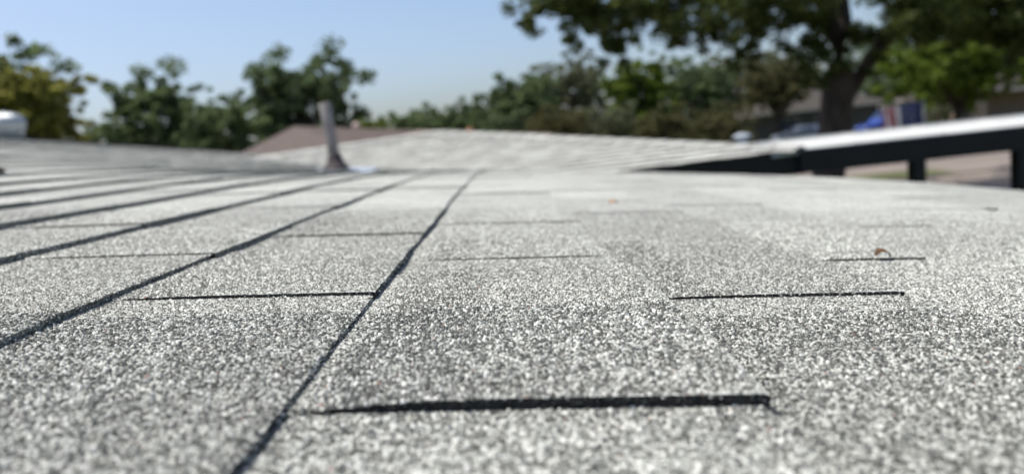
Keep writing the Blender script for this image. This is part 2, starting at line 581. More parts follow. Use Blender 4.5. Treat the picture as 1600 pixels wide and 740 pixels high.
def granules(name, ya, yb, pitch, frustum, seed, fade=None, far_gran=None):
    rg = np.random.default_rng(seed)
    xmax = 0.76 * yb + 0.03
    gx, gy = np.meshgrid(np.arange(-xmax, xmax, pitch), np.arange(ya, yb, pitch))
    gx, gy = gx.ravel(), gy.ravel()
    gx = gx + rg.uniform(-0.48, 0.48, gx.shape) * pitch
    gy = gy + rg.uniform(-0.48, 0.48, gy.shape) * pitch
    keep = (np.abs(gx) < 0.76 * gy + 0.03) & (gx < XE - 0.004)
    if fade: keep &= rg.random(gx.shape) > np.clip((gy - fade[0]) / (fade[1] - fade[0]), 0, 1)
    gx, gy = gx[keep], gy[keep]
    z, sh, bad = surf(gx, gy)
    gx, gy, z, sh = gx[~bad], gy[~bad], z[~bad], sh[~bad]
    n = len(gx)
    r = pitch * (0.32 + 0.62 * rg.random(n) ** 1.6)
    h = r * rg.uniform(0.5, 1.25, n)
    th = rg.uniform(0, 6.283, n)
    el = rg.uniform(0.7, 1.3, n)
    z = z - 0.00025
    P = []
    for k in range(4):
        a = th + k * math.pi / 2 + rg.uniform(-0.35, 0.35, n)
        rr = r * rg.uniform(0.8, 1.25, n)
        P.append(np.stack([gx + rr * np.cos(a) * el, gy + rr * np.sin(a) / el, z + rg.uniform(-0.0001, 0.0001, n)], 1))
    if frustum:
        tx, ty = rg.uniform(-0.5, 0.5, n), rg.uniform(-0.5, 0.5, n)
        for k in range(4):
            a = th + k * math.pi / 2 + rg.uniform(-0.3, 0.3, n)
            rr = r * rg.uniform(0.5, 0.85, n)
            dx, dy = rr * np.cos(a) * el, rr * np.sin(a) / el
            P.append(np.stack([gx + dx, gy + dy, z + h + tx * dx + ty * dy], 1))
        F = np.array([[0, 1, 5, 4], [1, 2, 6, 5], [2, 3, 7, 6], [3, 0, 4, 7], [4, 5, 6, 7]])
    else:
        P.append(np.stack([gx + rg.uniform(-0.4, 0.4, n) * r, gy + rg.uniform(-0.4, 0.4, n) * r, z + h * 1.15], 1))
        F = np.array([[0, 1, 4], [1, 2, 4], [2, 3, 4], [3, 0, 4]])
    V = np.stack(P, 1)
    nv = V.shape[1]
    faces = (F[None] + (np.arange(n) * nv)[:, None, None]).reshape(-1)
    nf, fl = n * len(F), F.shape[1]
    me = bpy.data.meshes.new(name)
    me.vertices.add(n * nv)
    me.vertices.foreach_set('co', V.reshape(-1).astype(np.float32))
    me.loops.add(nf * fl)
    me.loops.foreach_set('vertex_index', faces.astype(np.int32))
    me.polygons.add(nf)
    me.polygons.foreach_set('loop_start', (np.arange(nf) * fl).astype(np.int32))
    me.update(calc_edges=True)
    tone = rg.random(n) ** 2.35  # skewed dark: shadow between the granules is put into their tone
    at_ = me.attributes.new('tone', 'FLOAT', 'POINT')
    at_.data.foreach_set('value', np.repeat(tone, nv).astype(np.float32))
    at_ = me.attributes.new('shade', 'FLOAT', 'POINT')
    at_.data.foreach_set('value', np.repeat(sh, nv).astype(np.float32))
    me.materials.append(M['granule'])
    o = bpy.data.objects.new(name, me)
    COL.objects.link(o)
    o.parent = main_roof
    tag(o, kind='stuff')
    print(name, n)
    return o


granules('granules', 0.15, 0.36, 0.00112, True, 1)
granules('granules', 0.36, 0.96, 0.00109, False, 2, fade=(0.48, 0.96))

def edge_grit():
    """granules clinging to the cut edges that face the camera"""
    rg = np.random.default_rng(9)
    P, T = [], []
    for c in range(-6, 1):
        n = int(2600 if c > -4 else 1500)
        ys = 0.16 + 1.3 * rg.random(n) ** 1.5
        for y in ys:
            y = float(y)
            lift = max([thick(c, a) for a, b in TABS[c] if a <= y < b] + [0])
            xb = butt(c) + wob(c, y, 1 if lift else 0) + ((0.0028 if c <= 0 else 0.0012) if lift else 0)
            t = rg.random() ** 0.55
            P.append((xb + rg.uniform(-0.0006, 0.0009), y, float(z0(xb, y)) + (tb(c) + lift) * t)); T.append(rg.random() ** 3.4)
    for c in range(-3, 6):
        for a, b in TABS[c]:
            if not 0.15 < a < 1.1: continue
            um = UMAX.get((c, a), 1.0)
            for k in range(170):
                u = rg.random() * um
                x = butt(c) - EXPO * (1 - u)
                t = rg.random() ** 0.35
                P.append((x, a - 0.006 * (u - 0.5) + rg.uniform(-0.0009, 0.0004), float(z0(x, a)) + tb(c) * u + thick(c, a) * (0.25 + 0.75 * min(1, u * 4 + 0.25)) * t - 0.0001)); T.append(rg.random() ** (2.2 if t > 0.88 else 9))
    n = len(P)
    C = np.array(P); r = rg.uniform(0.0003, 0.00075, n)
    d = rg.normal(size=(n, 4, 3)); d /= np.linalg.norm(d, axis=2)[..., None]
    base = np.array([[1, 0, -0.6], [-0.5, 0.87, -0.6], [-0.5, -0.87, -0.6], [0, 0, 1]])
    V = C[:, None] + (base[None] + 0.45 * d) * r[:, None, None]
    F = [(0, 1, 3), (1, 2, 3), (2, 0, 3), (0, 2, 1)]
    me = bpy.data.meshes.new('edge_granules')
    me.from_pydata(V.reshape(-1, 3).tolist(), [], [tuple(4 * i + k for k in f) for i in range(n) for f in F])
    for nm, vals in (('tone', np.array(T)), ('shade', np.ones(n))):
        at_ = me.attributes.new(nm, 'FLOAT', 'POINT')
        at_.data.foreach_set('value', np.repeat(vals, 4).astype(np.float32))
    me.materials.append(M['granule'])
    o = bpy.data.objects.new('edge_granules', me); COL.objects.link(o); o.parent = main_roof
    tag(o, kind='stuff')


edge_grit()

# ------------------------------------------------------------------ the hipped wing ahead
wing = empty('wing_roof', parent=house)
wing['label'] = 'hipped grey shingle roof of the wing beyond the valley'
GY = 5.05
E_L = at(900, 279.5, GY)                     # eave, buried under our slope
E_R = at(1252, 237.5, GY)
ze = at(1010, 268, GY).z
E_L.z = ze
E_R.z = ze + 0.036          # the eave has settled a little towards the valley
APEX = at(690, 207, 7.75)
RID_L = at(380, 251.5, 7.9)
BK = 10.5
E_LL = Vector((RID_L.x - 0.5, GY, ze - 0.035))


def wing_plane(A, B, C, D, rows, name, tabs=True, seed=3):
    """stepped shingle courses on the quad A-B (eave) to D-C (top)"""
    rr = random.Random(seed)
    mb = MB()
    nrm = (B - A).cross(D - A).normalized()
    for i in range(rows):
        t0, t1 = i / rows, (i + 1) / rows
        p0, p1 = A.lerp(D, t0), B.lerp(C, t0)
        q0, q1 = A.lerp(D, min(1, t1 + 0.15 / rows)), B.lerp(C, min(1, t1 + 0.15 / rows))
        up = nrm * (0.0075 + rr.uniform(-0.001, 0.001))
        dn = nrm * -0.004
        mb.add([p0 + up, p1 + up, q1 + nrm * 0.001, q0 + nrm * 0.001, p0 + dn, p1 + dn], [(0, 1, 2, 3), (4, 5, 1, 0)])
        mb.m[-1] = 1
        L = (p1 - p0).length
        s = rr.uniform(0, 0.2)
        while s < L - 0.1:
            e = min(s + rr.uniform(0.1, 0.3), L - 0.02)
            a0, a1 = p0.lerp(p1, s / L), p0.lerp(p1, e / L)
            b0, b1 = a0 + (q0 - p0), a1 + (q0 - p0)
            u2 = up + nrm * 0.004
            dd = (p0 - q0).normalized() * 0.0015
            mb.add([a0 + u2 + dd, a1 + u2 + dd, b1 + nrm * 0.004, b0 + nrm * 0.004, a0 + dd, a1 + dd, b0, b1], [(0, 1, 2, 3), (4, 5, 1, 0), (4, 0, 3, 6), (1, 5, 7, 2)])
            mb.m[-3:] = [1, 1, 1]
            s = e + rr.uniform(0.12, 0.35)
    return mb


mb = wing_plane(E_LL, E_R, APEX, RID_L, 19, 'f')
# clip nothing: the left part runs under our own slope
o = mb.build('front_slope', SMAT, wing)
tag(o, kind='stuff')
o.color = (1.02, 1.02, 1.01, 1)
E_B = Vector((E_R.x, BK, E_R.z))
AP2 = Vector((APEX.x, 7.9, APEX.z))
mb = wing_plane(E_R, E_B, AP2, APEX, 19, 's', seed=8)
tag(mb.build('hip_slope', SMAT, wing), kind='stuff')
mb = MB()
mb.add([E_B, Vector((E_LL.x, BK, ze)), RID_L + Vector((0, 0.15, 0)), AP2], [(0, 1, 2, 3)])
mb.build('rear_slope', M['shingle'], wing)


def caps(A, B, n, nrm_up=Vector((0, 0, 1))):
    d = (B - A).normalized()
    side = d.cross(nrm_up).normalized()
    for k in range(n):
        p, q = A.lerp(B, k / n), A.lerp(B, (k + 1.12) / n)
        prof = [(-0.13, -0.018), (-0.06, 0.0), (0, 0.012), (0.06, 0.0), (0.13, -0.018)]
        v0 = [p + side * a + nrm_up * (b + 0.016) for a, b in prof]
        v1 = [q + side * a + nrm_up * (b + 0.008) for a, b in prof]
        v2 = [x - nrm_up * 0.02 for x in v0]
        o = obj('ridge_cap', v0 + v1 + v2, [(k2, k2 + 1, k2 + 6, k2 + 5) for k2 in range(4)] + [(10 + k2, 11 + k2, k2 + 1, k2) for k2 in range(4)], SMAT, wing, [0] * 4 + [1] * 4)
        t = rnd.uniform(0.85, 1.1)
        o.color = (t, t, t, 1)


caps(E_R, APEX, 22)
caps(RID_L, APEX, 10)
# fascia, drip edge, soffit
FH = 0.128
fx = at(1000, 270, GY).x
zl_ = ze - 0.035 + 0.071 * (fx - E_LL.x) / (E_R.x - E_LL.x)
def beam(x0, za, x1, zb, y0, y1, top, bot):
    return MB().add([(x0, y0, za + bot), (x1, y0, zb + bot), (x1, y1, zb + bot), (x0, y1, za + bot), (x0, y0, za + top), (x1, y0, zb + top), (x1, y1, zb + top), (x0, y1, za + top)],
                    [(0, 3, 2, 1), (4, 5, 6, 7), (0, 1, 5, 4), (1, 2, 6, 5), (2, 3, 7, 6), (3, 0, 4, 7)])
beam(fx, zl_, E_R.x + 0.03, E_R.z, GY + 0.0145, GY + 0.05, -0.006, -FH - 0.04).build('fascia', M['black'], wing)
beam(E_R.x - 0.20, E_R.z - 0.004, E_R.x - 0.022, E_R.z, GY - 0.012, GY + 0.011, -0.004, -0.026).build('drip_edge', M['drip'], wing)
beam(fx, zl_, E_R.x - 0.03, E_R.z, GY + 0.05, GY + 0.46, -0.085, -0.10).build('soffit', M['black'], wing)
wx = E_R.x - 0.55
MB().box(-2.2, wx, GY + 0.45, BK - 0.4, 0, ze - 0.10).build('wall', M['brick'], house)
mb = MB().box(-9.5, 0.45, -1.0, 14.8, 0, 2.25)
mb.build('wall', M['brick'], house)

# ------------------------------------------------------------------ flat white patio cover with black beam and posts
patio = empty('patio_cover', (E_R.x + 2.5, GY, 0))
tag(patio, 'flat white patio roof on a black beam and posts beside the wing', 'patio cover')


def pchild(mb, name, m, smooth=False):
    o = mb.build(name, m, patio, smooth)
    o.matrix_parent_inverse = Matrix.Translation(-Vector((E_R.x + 2.5, GY, 0)))
    return o


px0, px1, pyb = E_R.x + 0.012, E_R.x + 6.5, 6.6
zt = ze + 0.041
PF = 0.165
n = 0
x = px0 - 0.22
while x < px1:
    x2 = min(x + 0.61, px1)
    mb = MB().box(x + 0.001, x2 - 0.001, GY + 0.015, pyb, zt - 0.05, zt + 0.002 * (n % 2))
    mb.box(x2 - 0.012, x2 - 0.003, GY + 0.02, pyb - 0.01, zt, zt + 0.012)
    pchild(mb, 'roof_panel', M['white'])
    x = x2; n += 1
# a lip along the rear of the panels
pchild(MB().box(px0, px1, pyb + 0.002, pyb + 0.03, zt - 0.05, zt + 0.02), 'rear_trim', M['white'])
pchild(MB().box(px0 - 0.03, px1, GY - 0.03, GY + 0.012, zt - PF, zt - 0.006), 'front_beam', M['black'])
pchild(MB().box(px0, px1, pyb - 0.10, pyb - 0.02, zt - 0.19, zt - 0.052), 'rear_beam', M['black'])
for u, wd in ((1435, 0.076), (1612, 0.20)):
    p = at(u, 262, GY)
    pchild(MB().box(p.x - wd / 2, p.x + wd / 2, GY - 0.02, GY + 0.07, 0, zt - PF - 0.002), 'post', M['black'])
pchild(MB().box(px1 - 0.10, px1 - 0.01, GY - 0.02, GY + 0.07, 0, zt - PF - 0.002), 'post', M['black'])
pchild(MB().box(px1 - 0.10, px1 - 0.01, pyb - 0.10, pyb - 0.02, 0, zt - 0.192), 'post', M['black'])

# ------------------------------------------------------------------ things on the roof
def roof_point(x, y, lift=0.0):
    return ROOF_M @ Vector((x, y, float(z0(x, y)) + lift))


# plumbing vent pipe
PX, PY = -0.765, 3.5
pp = roof_point(PX, PY, 0.006)
vp = empty('vent_pipe', pp)
tag(vp, 'thin grey-brown plumbing vent pipe rising from the shingles', 'vent pipe')
lean = Matrix.Rotation(R(-2.0), 4, 'Y')
mb = MB().lathe([(0.0265, 0.0), (0.0265, 0.12), (0.027, 0.22), (0.0275, 0.312), (0.024, 0.314), (0.0235, 0.25)], 20, lean)
mb.build('pipe', M['pvc'], vp, True)
mb = MB().lathe([(0.070, 0.004), (0.066, 0.010), (0.054, 0.020), (0.042, 0.036), (0.034, 0.060), (0.030, 0.072), (0.0285, 0.078), (0.0268, 0.079)], 24, ROOF_ROT @ Matrix.Rotation(R(-5), 4, 'Y'))
mb.build('rubber_boot', M['rubber'], vp, True)
mb = MB().box(-0.085, 0.175, -0.20, 0.12, -0.004, 0.0035, M=ROOF_ROT @ Matrix.Rotation(R(2.5), 4, 'X'))
mb.build('flashing', M['lead'], vp)

# turbine ventilator on the ridge
tp = roof_point(XR + 0.19, 7.75, 0.0)
tu = empty('turbine_vent', tp)
tag(tu, 'silver domed turbine ventilator on the left ridge', 'roof vent')
MB().lathe([(0.15, -0.05), (0.15, 0.055), (0.162, 0.058), (0.162, 0.068)], 28).build('collar', M['galv'], tu, True)
for k in range(24):
    a = 2 * math.pi * k / 24
    vs, fs = [], []
    prof = [(0.150, 0.07), (0.176, 0.11), (0.184, 0.155), (0.174, 0.20), (0.140, 0.235), (0.09, 0.255)]
    for r, z in prof:
        for da, dr in ((-0.10, -0.010), (0.02, 0.006), (0.13, 0.0)):
            vs.append(((r + dr) * math.cos(a + da), (r + dr) * math.sin(a + da), z))
    for j in range(len(prof) - 1):
        for i in range(2):
            q = j * 3 + i
            fs.append((q, q + 1, q + 4, q + 3))
    obj('vane', vs, fs, M['galv'], tu, smooth=True)
MB().lathe([(0.105, 0.247), (0.10, 0.256), (0.06, 0.266), (0.012, 0.270)], 24).build('cap', M['galv'], tu, True)
MB().lathe([(0.012, 0.268), (0.012, 0.282), (0.004, 0.285)], 10).build('pivot', M['galv'], tu, True)

# little things lying on the shingles
def roof_mesh(name, mb, m, x, y, rz, lift, smooth=True):
    o = mb.build(name, m, None, smooth)
    zz = float(surf(np.array([x]), np.array([y]))[0][0]) + lift
    o.matrix_world = ROOF_M @ Matrix.Translation((x, y, zz)) @ Matrix.Rotation(rz, 4, 'Z')
    return o


def curl(l, wd, arch, thick=0.0007, n=10):
    mb = MB(); vs = []
    for i in range(n + 1):
        t = i / n
        a = math.pi * (0.05 + 0.95 * t)
        ww = wd * math.sin(math.pi * min(0.97, max(0.06, t))) ** 0.6
        cx, cz = -l / 2 * math.cos(a), arch * math.sin(a)
        for s, zt_ in ((-1, 0), (1, 0), (1, thick), (-1, thick)):
            vs.append((cx, s * ww / 2 + 0.001 * math.sin(5 * t), cz + zt_ + 0.0008 * s * math.sin(3 * t)))
    fs = []
    for i in range(n):
        for k in range(4):
            a, b = i * 4 + k, i * 4 + (k + 1) % 4
            fs.append((a, b, b + 4, a + 4))
    fs += [(3, 2, 1, 0), (n * 4, n * 4 + 1, n * 4 + 2, n * 4 + 3)]
    return mb.add(vs, fs)


tag(roof_mesh('dry_leaf', curl(0.011, 0.005, 0.0045), M['dry'], 0.276, 0.522, 0.15, 0.0030), 'tiny curled brown dry leaf caught on a shingle edge at right', 'leaf')
tag(roof_mesh('leaf_scrap', curl(0.011, 0.008, 0.003), M['rust'], 0.160, 1.03, 0.5, 0.0004), 'small rusty orange leaf scrap on the pale shingles at centre', 'leaf')
tg = MB().tube([(-0.014, 0, 0.002), (-0.005, 0.002, 0.0045), (0.004, -0.001, 0.003), (0.013, 0.003, 0.0025)], [0.0012, 0.0018, 0.0016, 0.0008], 7, bump=0.2, seed=2)
tg.tube([(0.002, 0, 0.003), (0.006, -0.004, 0.006)], [0.0012, 0.0006], 6)
tag(roof_mesh('twig', tg, M['twig'], 0.655, 0.97, 0.2, 0.0), 'short dark twig lying on the shingles near the right eave', 'twig')
tg = MB().tube([(-0.012, 0, 0.004), (0.0, 0.002, 0.008), (0.012, -0.002, 0.005)], [0.004, 0.008, 0.003], 8, bump=0.25, seed=6)
tag(roof_mesh('bark_crumb', tg, M['twig'], -1.08, 1.62, 0.2, 0.0), 'dark crumb of bark on the shingles below the turbine vent', 'debris')
vcap = empty('roof_vent', at(1160, 224, 5.75))
vcap.location.z = APEX.lerp(E_R, (at(1160, 224, 5.75).y - APEX.y) / (E_R.y - APEX.y)).z + 0.0
tag(vcap, 'small pale blue-grey metal vent hood low on the wing hip', 'roof vent')
MB().lathe([(0.04, -0.08), (0.04, 0.0)], 16).build('stack', M['dull'], vcap, True)
MB().lathe([(0.075, -0.004), (0.073, 0.004), (0.045, 0.022), (0.01, 0.030)], 20).build('hood', M['dull'], vcap, True)


# ------------------------------------------------------------------ trees
def leaves(cs, rs, per, size, rg, flat=0.75):
    """leaf-sized faces spread through clumps at cs with radii rs"""
    cs = np.asarray(cs, float); rs = np.asarray(rs, float)
    n = len(cs) * per
    ctr = np.repeat(cs, per, 0); rad = np.repeat(rs, per)
    d = rg.normal(size=(n, 3)); d /= np.linalg.norm(d, axis=1)[:, None]
    rr = rad * rg.random(n) ** 0.45
    p = ctr + d * rr[:, None] * np.array([1, 1, flat])
    a = rg.normal(size=(n, 3)); a[:, 2] *= 0.6; a /= np.linalg.norm(a, axis=1)[:, None]
    b = rg.normal(size=(n, 3)); b -= (b * a).sum(1)[:, None] * a; b /= np.linalg.norm(b, axis=1)[:, None]
    s = size * rg.uniform(0.6, 1.35, n)[:, None]
    v = np.stack([p - a * s, p + b * s * 0.42, p + a * s, p - b * s * 0.42], 1).reshape(-1, 3)
    return v, n


def crown_obj(name, v, n, m, parent):
    me = bpy.data.meshes.new(name)
    me.vertices.add(n * 4); me.vertices.foreach_set('co', v.reshape(-1).astype(np.float32))
    me.loops.add(n * 4); me.loops.foreach_set('vertex_index', np.arange(n * 4, dtype=np.int32))
    me.polygons.add(n); me.polygons.foreach_set('loop_start', (np.arange(n) * 4).astype(np.int32))
    me.update(calc_edges=True)
    me.materials.append(m)
    o = bpy.data.objects.new(name, me); COL.objects.link(o); o.parent = parent
    return o


def tree(name, label, cat, u, depth, top, wpx, m, seed, clumps=60, per=110, leaf=0.14, low=None, group=None, gap=0.25, clump_r=0.17, lean=0.0, extra=()):
    """tree whose stem stands at column u and depth, with its crown's top at row top and half width wpx (photo pixels)"""
    rg = np.random.default_rng(seed)
    base = at(u, 300, depth); base.z = 0
    zt_ = at(u, top - 8, depth).z
    rx = wpx * depth / FPX
    zl = 0.2 if low is None else at(u, low, depth).z
    cz, rz = (zt_ + zl) / 2, (zt_ - zl) / 2
    t = empty(name, base)
    tag(t, label, cat, group)
    cs, rs = [], []
    clumps = int(clumps * 7.0)
    while len(cs) < clumps:
        d = rg.normal(size=3); d /= np.linalg.norm(d)
        d = np.sign(d) * np.abs(d) ** 0.8                       # fuller than an ellipsoid
        r = rg.uniform(0.1, 1.0) ** 0.42
        lump = 0.80 + 0.55 * noise.noise((d[0] * 1.9 + seed * 3.1, d[1] * 1.9, d[2] * 1.9)) + 0.25 * noise.noise((d[0] * 5 + seed, d[1] * 5, d[2] * 5))
        r *= min(1.05, max(0.62, lump))
        p = np.array([d[0] * rx * r + lean, d[1] * rx * 0.85 * r, cz + d[2] * rz * r])
        hole = noise.noise((p[0] * 1.5 + seed, p[1] * 1.5, p[2] * 1.5))
        if hole > 0.48 - gap * 0.5 and r > 0.55: continue
        cs.append(p); rs.append(clump_r * 0.44 * (rx + rz) / 2 * rg.uniform(0.5, 1.5))
    for eu, ev, er in extra:
        q = at(eu, ev, depth)
        for k in range(4):
            cs.append(np.array([q.x - base.x, rg.uniform(-0.3, 0.3), q.z]) + rg.normal(size=3) * er * 0.4); rs.append(er)
    v, n = leaves(cs, rs, int(per * 0.27), leaf, rg)
    crown_obj('crown', v, n, m, t)
    tr = 0.035 * (zt_ ** 0.9) + 0.05
    mb = MB()
    mb.tube([(0, 0, -0.1), (0.03 * tr, 0.02, zt_ * 0.2), (lean * 0.4, 0, zt_ * 0.45), (lean, 0.05, zt_ * 0.78)], [tr * 1.35, tr, tr * 0.8, tr * 0.25], 9, bump=0.08, seed=seed)
    mb.build('trunk', M['bark'], t, True)
    mb = MB()
    order = rg.permutation(clumps)[:max(8, clumps // 20)]
    for i in order:
        p = Vector(cs[i]); s = Vector((lean * 0.4, 0, min(p.z * 0.75, zt_ * rg.uniform(0.25, 0.6))))
        mid = s.lerp(p, 0.55) + Vector((0, 0, -0.08 * (p - s).length))
        mb.tube([s, mid, p], [tr * 0.42, tr * 0.25, tr * 0.07], 6)
    mb.build('limbs', M['bark'], t, True)
    return t


tree('tree', 'yellow-green tree at the far left behind the turbine vent', 'tree', 60, 27, 92, 108, M['lf_olive'], 11, clumps=80, per=120, leaf=0.13, low=260)
tree('tree', 'small green tree peeking above the yellow-green tree at far left', 'tree', 42, 36, 74, 62, M['lf_mid'], 12, clumps=30, per=110, leaf=0.17, low=250, gap=0.5,
     extra=((38, 78, 0.45), (68, 78, 0.45), (95, 108, 0.5), (22, 66, 0.25)))
tree('tree', 'dark green round tree between the yellow-green tree and the tall one', 'tree', 262, 38, 106, 88, M['lf_mid'], 13, clumps=62, per=120, leaf=0.16, low=270, gap=0.45, extra=((215, 112, 0.5), (275, 102, 0.6)))
tree('tree', 'mid green bushy tree just left of the brown roof', 'tree', 362, 33, 142, 72, M['lf_mid'], 14, clumps=60, per=110, leaf=0.14, low=290)
tree('tree', 'tall dark tree behind the vent pipe', 'tree', 490, 44, 74, 102, M['lf_dark'], 15, clumps=85, per=130, leaf=0.19, low=275, gap=0.4, extra=((400, 112, 0.6), (430, 88, 0.7), (520, 76, 0.7), (572, 115, 0.6)))
tree('shrub', 'low green bush under the sky gap left of the round dark tree', 'shrub', 182, 42, 184, 52, M['lf_mid'], 17, clumps=40, per=100, leaf=0.14, low=290)
tree('shrub', 'small bright green bush right of the vent pipe', 'shrub', 597, 30, 180, 32, M['lf_bright'], 16, clumps=30, per=80, leaf=0.09, low=260)
for (u, d, top, wp, mk, sd, lab) in (
        (650, 75, 172, 60, 'lf_mid', 21, 'low hazy green tree under the sky gap right of the tall tree'),
        (715, 62, 160, 62, 'lf_mid', 22, 'rounded green tree above the peak of the wing roof'),
        (775, 66, 142, 64, 'lf_dark', 23, 'dark tree just right of the wing roof peak'),
        (835, 58, 108, 64, 'lf_mid', 24, 'green tree whose top shows left of the hanging branches'),
        (905, 70, 84, 80, 'lf_grey', 25, 'grey-green tree below the hanging branches'),
        (1010, 60, 84, 62, 'lf_bright', 26, 'bright green rounded tree below the hanging branches'),
        (1095, 72, 88, 74, 'lf_mid', 27, 'green tree right of the bright rounded tree'),
        (1165, 82, 70, 84, 'lf_grey', 28, 'tall grey-green tree left of the big trunk'),
        (1240, 90, 74, 72, 'lf_grey', 29, 'pale grey-green tree right behind the far grey house')):
    tree('tree', lab, 'tree', u, d, top, wp, M[mk], sd, clumps=72, per=120, leaf=0.24, gap=0.08, group='trees along the far side')
for (u, d, top, wp, mk, sd, lab) in (
        (880, 48, 165, 58, 'lf_brown', 41, 'olive brown shrub left of the dark hollow under the trees'),
        (960, 52, 160, 60, 'lf_grey', 42, 'grey-green shrub in the middle of the hedge'),
        (1045, 47, 168, 56, 'lf_brown', 43, 'brownish shrub above the right part of the wing roof'),
        (1130, 50, 165, 62, 'lf_brown', 44, 'olive shrub left of the far grey house'),
        (805, 55, 168, 52, 'lf_dark', 45, 'dark green shrub at the left end of the hedge')):
    tree('shrub', lab, 'shrub', u, d, top, wp, M[mk], sd, clumps=60, per=90, leaf=0.14, low=265, group='shrubs of the hedge beyond the wing')
tree('tree', 'dull green tree standing in front of the far grey house', 'tree', 1222, 64, 100, 62, M['lf_brown'], 35, clumps=60, per=100, leaf=0.2, low=172)
tree('tree', 'green leafy tree at the right edge behind the big trunk', 'tree', 1500, 40, 42, 124, M['lf_bright'], 31, clumps=110, per=120, leaf=0.15, low=172, gap=0.2)
tree('tree', 'dark tree far behind at the right edge', 'tree', 1590, 85, 30, 120, M['lf_dark'], 32, clumps=60, per=110, leaf=0.28, low=170)
tree('tree', 'dark tree far behind, just right of the big trunk', 'tree', 1400, 95, 40, 110, M['lf_dark'], 33, clumps=60, per=110, leaf=0.28)
tree('shrub', 'rounded grey-green bush in front of the far house at right', 'shrub', 1468, 54, 160, 30, M['lf_grey'], 34, clumps=36, per=90, leaf=0.12, low=222)

# the big shade tree whose branches hang into the top of the picture
BD = 22.0
bt = at(1303, 300, BD); bt.z = 0
big = empty('shade_tree', bt)
tag(big, 'big dark shade tree with a thick trunk and hanging branches', 'tree')


def rel(u, v, y=BD):
    return at(u, v, y) - bt


mb = MB()
tp_ = [Vector((-0.1, 0, -0.2)), rel(1294, 275), rel(1305, 190), rel(1311, 120), rel(1308, 50), rel(1296, -60), rel(1290, -170)]
mb.tube(tp_, [0.62, 0.46, 0.45, 0.47, 0.42, 0.34, 0.22], 14, bump=0.06, seed=3)
mb.build('trunk', M['bark'], big, True)
limbs = [([rel(1318, 165), rel(1352, 105), rel(1398, 40), rel(1440, -30), rel(1500, -130)], [0.20, 0.22, 0.22, 0.20, 0.13]),
         ([rel(1300, 20), rel(1240, -40, 21), rel(1130, -60, 20), rel(1000, -40, 19.5), rel(880, 0, 19.3)], [0.24, 0.2, 0.15, 0.1, 0.04]),
         ([rel(1302, -30), rel(1380, -90, 20), rel(1520, -80, 19), rel(1640, -10, 18.5)], [0.22, 0.18, 0.12, 0.05]),
         ([rel(1300, 40), rel(1230, 10, 23), rel(1140, -10, 24), rel(1040, 10, 24.5)], [0.18, 0.14, 0.09, 0.04]),
         ([rel(1296, -60), rel(1180, -160, 24), rel(1040, -200, 25)], [0.2, 0.14, 0.06]),
         ([rel(1296, -100), rel(1400, -200, 24), rel(1560, -230, 26)], [0.2, 0.14, 0.06])]
for p, r in limbs:
    MB().tube(p, r, 8, bump=0.06, seed=int(r[0] * 1000)).build('limb', M['bark'], big, True)
rg = np.random.default_rng(77)
cs, rs = [], []
# hanging fringe, measured clumps: column, row, clump radius in metres, depth
fr = [(828, 12, .40, 19.4), (836, 36, .24, 19.4), (858, 0, .5, 19.6), (893, 18, .42, 19.8), (905, 40, .34, 19.7), (880, -20, .55, 20), (925, 25, .4, 20.2), (948, 8, .5, 20.4), (960, 45, .38, 20.2), (967, 78, .26, 20.2),
      (955, 65, .26, 20.1), (985, 20, .45, 20.6), (1015, 5, .5, 21), (1030, 35, .36, 21), (1048, 62, .28, 21), (1065, 20, .5, 21.2), (1085, 55, .40, 21.3), (1108, 30, .55, 21.5), (1125, 70, .38, 21.4),
      (1140, 12, .5, 22), (1155, 50, .5, 21.8), (1172, 84, .32, 21.7), (1165, 98, .2, 21.6), (1180, 25, .4, 22), (1225, 20, .45, 22.2), (1240, 50, .5, 22), (1262, 30, .55, 22), (1270, 70, .5, 21.6), (1275, 100, .42, 21.5), (1255, 90, .35, 21.6),
      (1285, 125, .3, 21.4), (1340, 75, .3, 21.6), (1350, 45, .3, 21.7), (1370, 60, .35, 21.6), (1362, 100, .25, 21.6), (1400, 10, .4, 21), (1440, 15, .5, 20.6), (1470, 30, .55, 20.4), (1500, 10, .6, 20), (1520, 45, .45, 19.8), (1550, 20, .6, 19.6),
      (1580, 45, .5, 19.4), (1600, 15, .6, 19.3), (1630, 40, .6, 19.2), (1490, 55, .3, 20.2), (1545, 62, .3, 19.8), (1600, 75, .3, 19.5)]
for u, v, r, y in fr:
    q = rel(u, v, y)
    for k in range(5):
        cs.append(np.array(q) + rg.normal(size=3) * r * 0.75); rs.append(r * rg.uniform(0.4, 0.85))
for k in range(150):
    u = rg.uniform(850, 1290); v = rg.uniform(-25, 28 + 30 * noise.noise((u * 0.013, 3.3, 0)) + (u - 850) * 0.05)
    cs.append(np.array(rel(u, v, 20.2 + (u - 850) / 230 + rg.uniform(-1.2, 1.2)))); rs.append(rg.uniform(0.2, 0.45))
for k in range(150):
    u = rg.uniform(1385, 1660); v = rg.uniform(-25, 48 + 26 * noise.noise((u * 0.015, 7.3, 0)))
    cs.append(np.array(rel(u, v, 20.6 - (u - 1400) / 180 + rg.uniform(-1.2, 1.2)))); rs.append(rg.uniform(0.25, 0.5))
for k in range(520):       # the crown above the picture
    u = rg.uniform(800, 1760); v = rg.uniform(-420, 5 if u > 1000 else -15)
    f = ((u - 1290) / 520) ** 2 + ((v + 60) / 380) ** 2
    if f > 1: continue
    y = BD + rg.uniform(-1, 1) * 6.5 * math.sqrt(max(0, 1 - f))
    cs.append(np.array(rel(u, v, y)) if v < -20 else np.array(rel(u, v, BD + rg.uniform(-2, 2)))); rs.append(rg.uniform(0.4, 0.85))
v, n = leaves(cs, rs, 80, 0.09, rg)
crown_obj('crown', v, n, M['lf_shade'], big)


